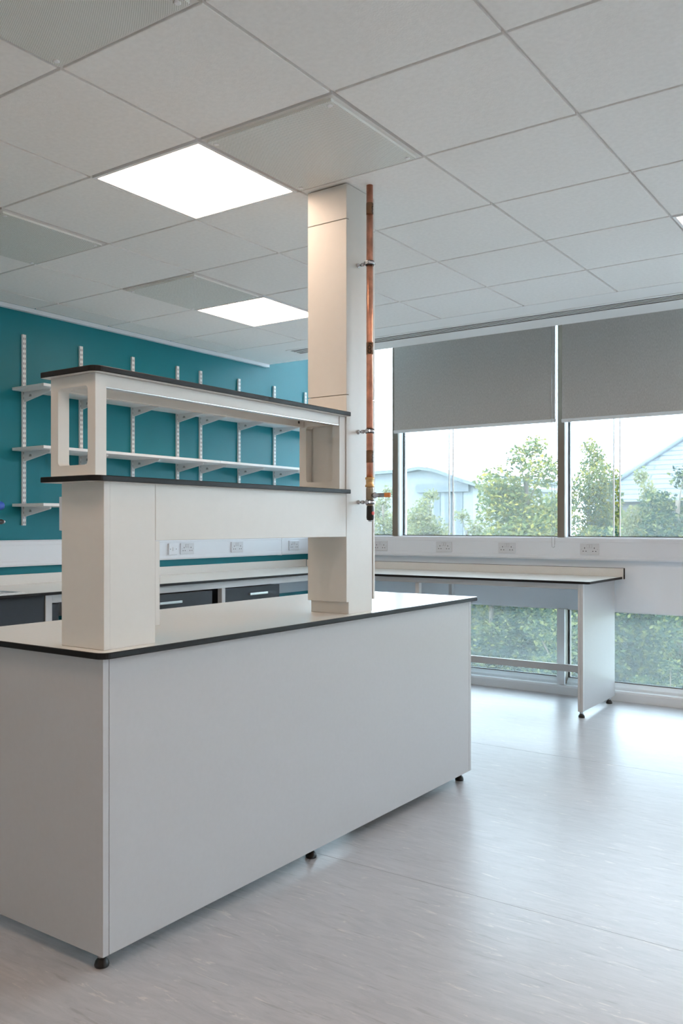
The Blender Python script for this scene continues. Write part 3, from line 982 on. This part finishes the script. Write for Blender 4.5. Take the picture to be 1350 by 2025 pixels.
fr = thing('bench_frame', (-2.0, 2.2, 0), 'light grey metal legs and rail carrying the worktop along the teal wall', 'frame')
bm = B(); box(bm, -1.985, -1.962, 1.434, 4.30, 0.855, 0.9025, bev=0.001); obj('rail', bm, 'alu_grey', fr)
for y0, y1 in ((1.389, 1.433), (2.846, 2.882)):
    for x0 in (-2.0, -2.60):
        bm = B(); box(bm, x0, x0 + 0.04, y0, y1, 0.04, 0.8545 if y0 > 2 else 0.9025, bev=0.001); lg = obj('leg', bm, 'alu_grey', fr)
        foot_parts(fr, x0 + 0.02, (y0 + y1) / 2, 0.05)
bm = B(); box(bm, -2.60, -2.585, 1.45, 4.70, 0.70, 0.9025); obj('service_panel', bm, 'back_panel', fr)


def pedestal(ya, yb, xf, label, hy):
    """dark drawer unit under the bench, front at xf"""
    p = thing('drawer_unit', ((xf - 0.25), (ya + yb) / 2, 0), label, 'drawer unit', 'dark drawer units')
    bm = B(); box(bm, -2.45, -1.985, ya + 0.006, yb - 0.006, 0.10, 0.845); obj('carcass', bm, 'drawer_dark', p)
    zs = [(0.695, 0.848), (0.50, 0.690), (0.11, 0.495)]
    for i, (a, b) in enumerate(zs):
        xx = xf if i == 0 else -1.965
        bm = B(); box(bm, xx - 0.018, xx, ya, yb, a, b, bev=0.001)
        if i == 0 and xf > -1.96:
            box(bm, -1.99, xx - 0.018, ya + 0.02, yb - 0.02, a + 0.02, b - 0.03)
        dr = obj('drawer', bm, 'drawer_dark', p)
        bm = B(); zc = b - 0.052
        box(bm, xx + 0.020, xx + 0.030, hy - 0.10, hy + 0.10, zc - 0.008, zc + 0.008, bev=0.002)
        for q in (-0.08, 0.08):
            box(bm, xx, xx + 0.021, hy + q - 0.005, hy + q + 0.005, zc - 0.005, zc + 0.005)
        obj('handle', bm, 'handle_steel', dr)
    for q in (ya + 0.05, yb - 0.05):
        bm = B(); lathe(bm, [(0.025, 0.0), (0.025, 0.025), (0.012, 0.03), (0.012, 0.10)], -2.02, q, seg=14); obj('caster', bm, 'rubber_black', p)
    return p


pedestal(2.10, 2.712, -1.925, 'dark grey drawer unit with its top drawer slightly open, near the post', 2.30)
pedestal(2.884, 3.490, -1.962, 'closed dark grey drawer unit under the wall bench, next to the column', 3.22)
bm = B()
box(bm, -2.45, -1.968, 1.436, 1.484, 0.10, 0.848, bev=0.001)
o = obj('dark_filler_panel', bm, 'drawer_dark'); tag(o, 'narrow dark grey panel under the wall bench beside the post, right of the pale leg', 'panel')
cu = thing('sink_cupboard', (-2.2, 0.8, 0), 'dark grey cupboard front under the wall bench at the left edge of the picture', 'cupboard')
bm = B(); box(bm, -2.6, -1.985, 0.24, 1.385, 0.10, 0.62); obj('carcass', bm, 'drawer_dark', cu)
bm = B(); box(bm, -1.984, -1.964, 0.24, 1.387, 0.62, 0.9025, bev=0.001); obj('fascia', bm, 'drawer_dark', cu)
for a, b in ((0.24, 0.812), (0.816, 1.387)):
    bm = B(); box(bm, -1.984, -1.964, a, b, 0.11, 0.617, bev=0.001); dr = obj('door', bm, 'drawer_dark', cu)
    bm = B(); hy = b - 0.1 if a < 0.5 else a + 0.1
    box(bm, -1.944, -1.934, hy - 0.06, hy + 0.06, 0.55, 0.566, bev=0.002)
    for q in (-0.045, 0.045):
        box(bm, -1.964, -1.943, hy + q - 0.005, hy + q + 0.005, 0.553, 0.563)
    obj('handle', bm, 'handle_steel', dr)
bm = B()
for x in (-2.02, -2.55):
    for y in (0.30, 1.33):
        lathe(bm, [(0.02, 0), (0.02, 0.1)], x, y, seg=10)
obj('plinth_feet', bm, 'rubber_black', cu)

# stainless sink let into the worktop, its drainer reaching into view
sn = thing('sink', (-2.25, 0.8, BZ), 'stainless steel sink drainer set in the worktop at the left edge', 'sink')
bm = B()
SXa, SXb, SYa, SYb = -2.50, -1.996, 0.36, 1.280
for (a, b, c_, d_) in ((SXa, SXa + 0.03, SYa, SYb), (SXb - 0.03, SXb, SYa, SYb), (SXa + 0.03, SXb - 0.03, SYa, SYa + 0.03), (SXa + 0.03, SXb - 0.03, SYb - 0.03, SYb), (SXa + 0.03, SXb - 0.03, 0.83, 0.87)):
    box(bm, a, b, c_, d_, BZ + 0.0003, BZ + 0.005, bev=0.001)
obj('rim', bm, 'sink_steel', sn)
bm = B(); box(bm, SXa + 0.03, SXb - 0.03, 0.87, SYb - 0.03, BZ + 0.0004, BZ + 0.0015)
for k in range(9):
    x = SXa + 0.06 + k * 0.048
    box(bm, x, x + 0.012, 0.89, SYb - 0.05, BZ + 0.0014, BZ + 0.0035, bev=0.0008)
obj('drainer', bm, 'sink_steel', sn)
bm = B(); box(bm, SXa + 0.03, SXb - 0.03, SYa + 0.03, 0.83, BZ + 0.0004, BZ + 0.0012); lathe(bm, [(0.03, BZ + 0.001), (0.03, BZ + 0.002)], -2.25, 0.6, seg=20)
obj('basin', bm, 'sink_steel', sn)

# laboratory tap at the left edge: blue lever and black nozzle
tp = thing('laboratory_tap', (-2.56, 1.20, BZ), 'laboratory tap at the left edge with blue handle and black nozzle', 'tap')
bm = B(); lathe(bm, [(0.03, BZ + 0.0003), (0.03, BZ + 0.012), (0.014, BZ + 0.02), (0.014, 1.44), (0.010, 1.45)], -2.56, 1.20, seg=18)
tube(bm, [(-2.56, 1.20, 1.418), (-2.53, 1.26, 1.418), (-2.51, 1.32, 1.418)], 0.010)
tube(bm, [(-2.56, 1.20, 1.32), (-2.53, 1.26, 1.32), (-2.51, 1.34, 1.32)], 0.010)
obj('body', bm, 'steel', tp)
bm = B(); lathe(bm, [(0.014, 1.31), (0.022, 1.33), (0.026, 1.36), (0.026, 1.476), (0.020, 1.486)], -2.51, 1.418, axis='y', seg=20); obj('blue_handle', bm, 'blue', tp)
bm = B(); lathe(bm, [(0.010, 1.33), (0.016, 1.35), (0.016, 1.475), (0.013, 1.486)], -2.51, 1.32, axis='y', seg=18); nz = obj('black_nozzle', bm, 'rubber_black', tp)
bm = B(); lathe(bm, [(0.009, 1.484), (0.010, 1.495), (0.005, 1.502)], -2.51, 1.32, axis='y', seg=14); obj('steel_tip', bm, 'steel', nz)

# ------------------------------------------------------------------ outside (one storey below)
GZ = -3.0
bm = B(); box(bm, -110, 70, 5.05, 130, GZ - 0.3, GZ); o = struct('ground', bm, 'grass')
bm = B(); box(bm, -60, 60, 5.05, 19.0, GZ, GZ + 0.05); o = struct('ground_bounce_slab', bm, 'bounce_pale')  # unseen pale slab added to bounce daylight up onto the ceiling
bm = B(); prism(bm, [(-110, 27.0), (-110, 33), (70, 33), (70, 27.0)], 'z', GZ, GZ + 0.03)
o = obj('road', bm, 'asphalt'); o['kind'] = 'structure'


def leaf_cloud(rng, blobs, n, size):
    """leaf quads scattered through a set of ellipsoid clumps (cx,cy,cz,rx,ry,rz)"""
    vs, fs = [], []
    wts = [(b[3] * b[4] * b[5]) ** 0.8 for b in blobs]
    for _ in range(n):
        b = rng.choices(blobs, wts)[0]
        d = Vector((rng.gauss(0, 1), rng.gauss(0, 1), rng.gauss(0, 1))).normalized()
        r = rng.random() ** 0.45
        c = Vector((b[0] + d.x * b[3] * r, b[1] + d.y * b[4] * r, b[2] + d.z * b[5] * r))
        a = Vector((rng.gauss(0, 1), rng.gauss(0, 1), rng.gauss(0, .6))).normalized()
        t = a.cross(Vector((rng.gauss(0, 1), rng.gauss(0, 1), rng.gauss(0, 1)))).normalized()
        s = size * rng.uniform(0.6, 1.3)
        nrm = a.cross(t) * s * 0.12
        i = len(vs)
        vs += [c - a * s * 0.6, c + t * s * 0.33 + nrm, c + a * s * 0.6, c - t * s * 0.33 + nrm]
        fs.append((i, i + 1, i + 2, i + 3))
    return vs, fs


def tree_kind(name, seed, leafmat, n, size, height, spread, label, cat, loc, clumps=16, low=0.0, trunk_r=0.055):
    rng = random.Random(seed)
    blobs = []
    for k in range(clumps):
        h = low + (1 - low) * (k + 0.6) / clumps
        rad = spread * (math.sin(math.pi * min(1, 0.18 + 0.80 * (h - low) / (1 - low))) ** 0.75)
        a = rng.uniform(0, 2 * math.pi)
        o = rad * rng.uniform(0.25, 0.7)
        q = rng.uniform(0.42, 0.62) * max(rad, spread * 0.34)
        blobs.append((o * math.cos(a), o * math.sin(a), h * height - q * 0.4, q, q, q * 0.85))
    t = thing(name, loc, label, cat, None)
    vs, fs = leaf_cloud(rng, blobs, n, size)
    me = bpy.data.meshes.new('foliage'); me.from_pydata(vs, [], fs); me.materials.append(MATS[leafmat])
    f = bpy.data.objects.new('foliage', me); COL.objects.link(f); f.parent = t
    bm = B()
    L0 = Vector(loc)
    tube(bm, [L0 + Vector((0, 0, 0)), L0 + Vector((0.05, 0.02, height * 0.3)), L0 + Vector((-0.03, 0.05, height * 0.6)), L0 + Vector((0.02, 0, height * 0.86))], trunk_r, seg=8)
    for b in blobs:
        zb = max(0.15 * height, b[2] - 0.5 * spread)
        tube(bm, [L0 + Vector((0, 0, zb)), L0 + Vector((b[0] * 0.55, b[1] * 0.55, (zb + b[2]) / 2 + 0.1)), L0 + Vector((b[0], b[1], b[2]))], trunk_r * 0.28, seg=5)
    obj('trunk', bm, 'bark', t)
    return t


def at(px, d):
    """ground position d metres from the camera along the sight line through image column px"""
    u = (px - 675) / 1723.87
    ca, sa = math.cos(0.6097), math.sin(0.6097)
    return (2.242 + d * (-sa + u * ca), -1.7007 + d * (ca + u * sa), GZ)


TG = 'trees and bushes outside the windows'
tr = tree_kind('tree', 3, 'leaf_green', 34000, 0.105, 6.5, 1.9, 'tall yellow green tree outside the left window, left of the middle window post', 'tree', at(1040, 21.8), clumps=20, low=0.12)
tr['group'] = TG
a2 = dup(tr, at(1165, 26.5), 'yellow green tree just right of the middle window post', rotz=2.1, scale=(0.86, 0.86, 1.07))
ds = tree_kind('tree', 11, 'leaf_dark', 36000, 0.088, 5.65, 2.0, 'dark green bushy tree at the right edge behind the right window', 'tree', at(1338, 19.6), clumps=18, low=0.03)
ds['group'] = TG
dup(ds, at(1228, 14.4), 'dark leafy bush low behind the right window, left of the slate roof', rotz=1.3, scale=(0.8, 0.8, 0.76))
dup(ds, at(1110, 10.0), 'dark leafy bush behind the lower window, left of the bench end panel', rotz=4.0, scale=(0.58, 0.58, 0.60))
dup(ds, at(972, 17.4), 'dark leafy bush behind the lower window, right of the island bench', rotz=2.9, scale=(0.88, 0.88, 0.72))
dup(ds, at(1325, 11.3), 'dark bush with yellow leaves at the bottom of the lower right window', rotz=0.5, scale=(0.55, 0.55, 0.45))
ps = tree_kind('tree', 23, 'leaf_pale', 22000, 0.115, 5.6, 2.0, 'pale feathery tree in front of the arched building, left window', 'tree', at(850, 30), clumps=14, low=0.05, trunk_r=0.05)
ps['group'] = TG
dup(ps, at(925, 27), 'pale feathery bush just left of the tall yellow green tree', rotz=2.2, scale=(0.9, 0.9, 0.86))
dup(ps, at(757, 35.5), 'pale feathery tree seen in the narrow window strip beside the column', rotz=4.4, scale=(1.0, 1.0, 1.06))
dup(ps, at(1280, 23.8), 'pale tree in front of the slate roof', rotz=1.0, scale=(0.68, 0.68, 1.06))

# arched pale building
ab = thing('arched_building', at(860, 52), 'pale building with a curved roof edge behind the trees, left window', 'building')


def ray_pt(px, py, Y):
    u = (px - 675) / 1723.87; w = (1038.2 - py) / 1723.87
    ca, sa = math.cos(0.6097), math.sin(0.6097)
    d = (Y + 1.7007) / (ca + u * sa)
    return (2.242 + d * (-sa + u * ca), Y, 1.30 + d * w)


YA = 42.0
pts = [ray_pt(660, 944, YA), ray_pt(808, 934, YA), ray_pt(836, 929, YA), ray_pt(862, 932, YA), ray_pt(890, 941, YA), ray_pt(912, 950, YA), ray_pt(935, 962, YA)]
bm = B(); prism(bm, [(p[0], p[2]) for p in pts] + [(pts[-1][0], GZ), (pts[0][0], GZ)], 'y', YA, YA + 12); obj('wall', bm, 'cladding_pale', ab)
bm = B()
prism(bm, [(p[0] + (0.4 if i == len(pts) - 1 else 0), p[2] + 0.16) for i, p in enumerate(pts)] + [(p[0] + (0.4 if i == 0 else 0), p[2] - 0.03) for i, p in enumerate(reversed(pts))], 'y', YA - 0.6, YA + 12.3)
obj('curved_roof', bm, 'cladding_grey', ab)
a, b = ray_pt(832, 975, YA), ray_pt(920, 980, YA)
for k in range(4):
    x0 = a[0] + (b[0] - a[0]) * k / 4 + 0.15; x1 = a[0] + (b[0] - a[0]) * (k + 1) / 4 - 0.15
    bm = B(); box(bm, x0, x1, YA - 0.06, YA + 0.05, a[2] - 3.2, a[2]); obj('window', bm, 'cladding_grey', ab)
bm = B(); box(bm, a[0] - 0.2, b[0] + 0.3, YA - 0.25, YA, a[2] + 0.02, a[2] + 0.5); obj('band', bm, 'cladding_grey', ab)
# low flat block right of it
o = thing('flat_roof_block', at(960, 60), 'pale flat roofed block between the arched building and the tall tree', 'building')
p0, p1 = ray_pt(905, 945, 50), ray_pt(1010, 940, 50)
bm = B(); box(bm, p0[0], p1[0], 50, 58, GZ, p0[2] - 0.3); obj('wall', bm, 'cladding_pale', o)
bm = B(); box(bm, p0[0] - 0.3, p1[0] + 0.3, 49.6, 58.4, p0[2] - 0.3, p0[2]); obj('roof_edge', bm, 'cladding_grey', o)

# house with slate roof
YH = 27.0
hs = thing('slate_roof_house', ray_pt(1350, 1038, YH + 2), 'house with a grey slate hipped roof at the right of the right window', 'house')
e0 = Vector(ray_pt(1190, 975, YH)); rg = Vector(ray_pt(1352, 868, YH + 3.2))
eaz = e0.z - 0.3
ex0 = e0.x - 0.6; ex1 = ex0 + 11.0
bm = B(); box(bm, ex0 + 0.4, ex1 - 0.4, YH + 0.3, YH + 6.1, GZ, eaz); obj('wall', bm, 'render_pale', hs)
bm = B()
c = [Vector((ex0, YH, eaz)), Vector((ex1, YH, eaz)), Vector((ex1, YH + 6.4, eaz)), Vector((ex0, YH + 6.4, eaz)), Vector((rg.x, YH + 3.2, rg.z)), Vector((ex1 - (rg.x - ex0), YH + 3.2, rg.z))]
vv = [bm.verts.new(p) for p in c]
fs_ = [bm.faces.new([vv[i] for i in f]) for f in ((0, 1, 5, 4), (1, 2, 5), (2, 3, 4, 5), (3, 0, 4), (3, 2, 1, 0))]
uv = bm.loops.layers.uv.new('UVMap')
for f in fs_:
    f.normal_update()
    ax = Vector((0, 0, 1)).cross(f.normal)
    ax = ax.normalized() if ax.length > 1e-3 else Vector((1, 0, 0))
    ay = f.normal.cross(ax)
    for lp in f.loops:
        lp[uv].uv = (lp.vert.co.dot(ax), lp.vert.co.dot(ay))
rf = obj('roof', bm, 'roof_slate', hs)
bm = B()
tube(bm, [c[0] + Vector((0, 0, 0.05)), c[4] + Vector((0, 0, 0.05))], 0.10, seg=8)
tube(bm, [c[4] + Vector((0, 0, 0.05)), c[5] + Vector((0, 0, 0.05))], 0.10, seg=8)
tube(bm, [c[1] + Vector((0, 0, 0.05)), c[5] + Vector((0, 0, 0.05))], 0.10, seg=8)
obj('ridge_tiles', bm, 'cladding_grey', rf)
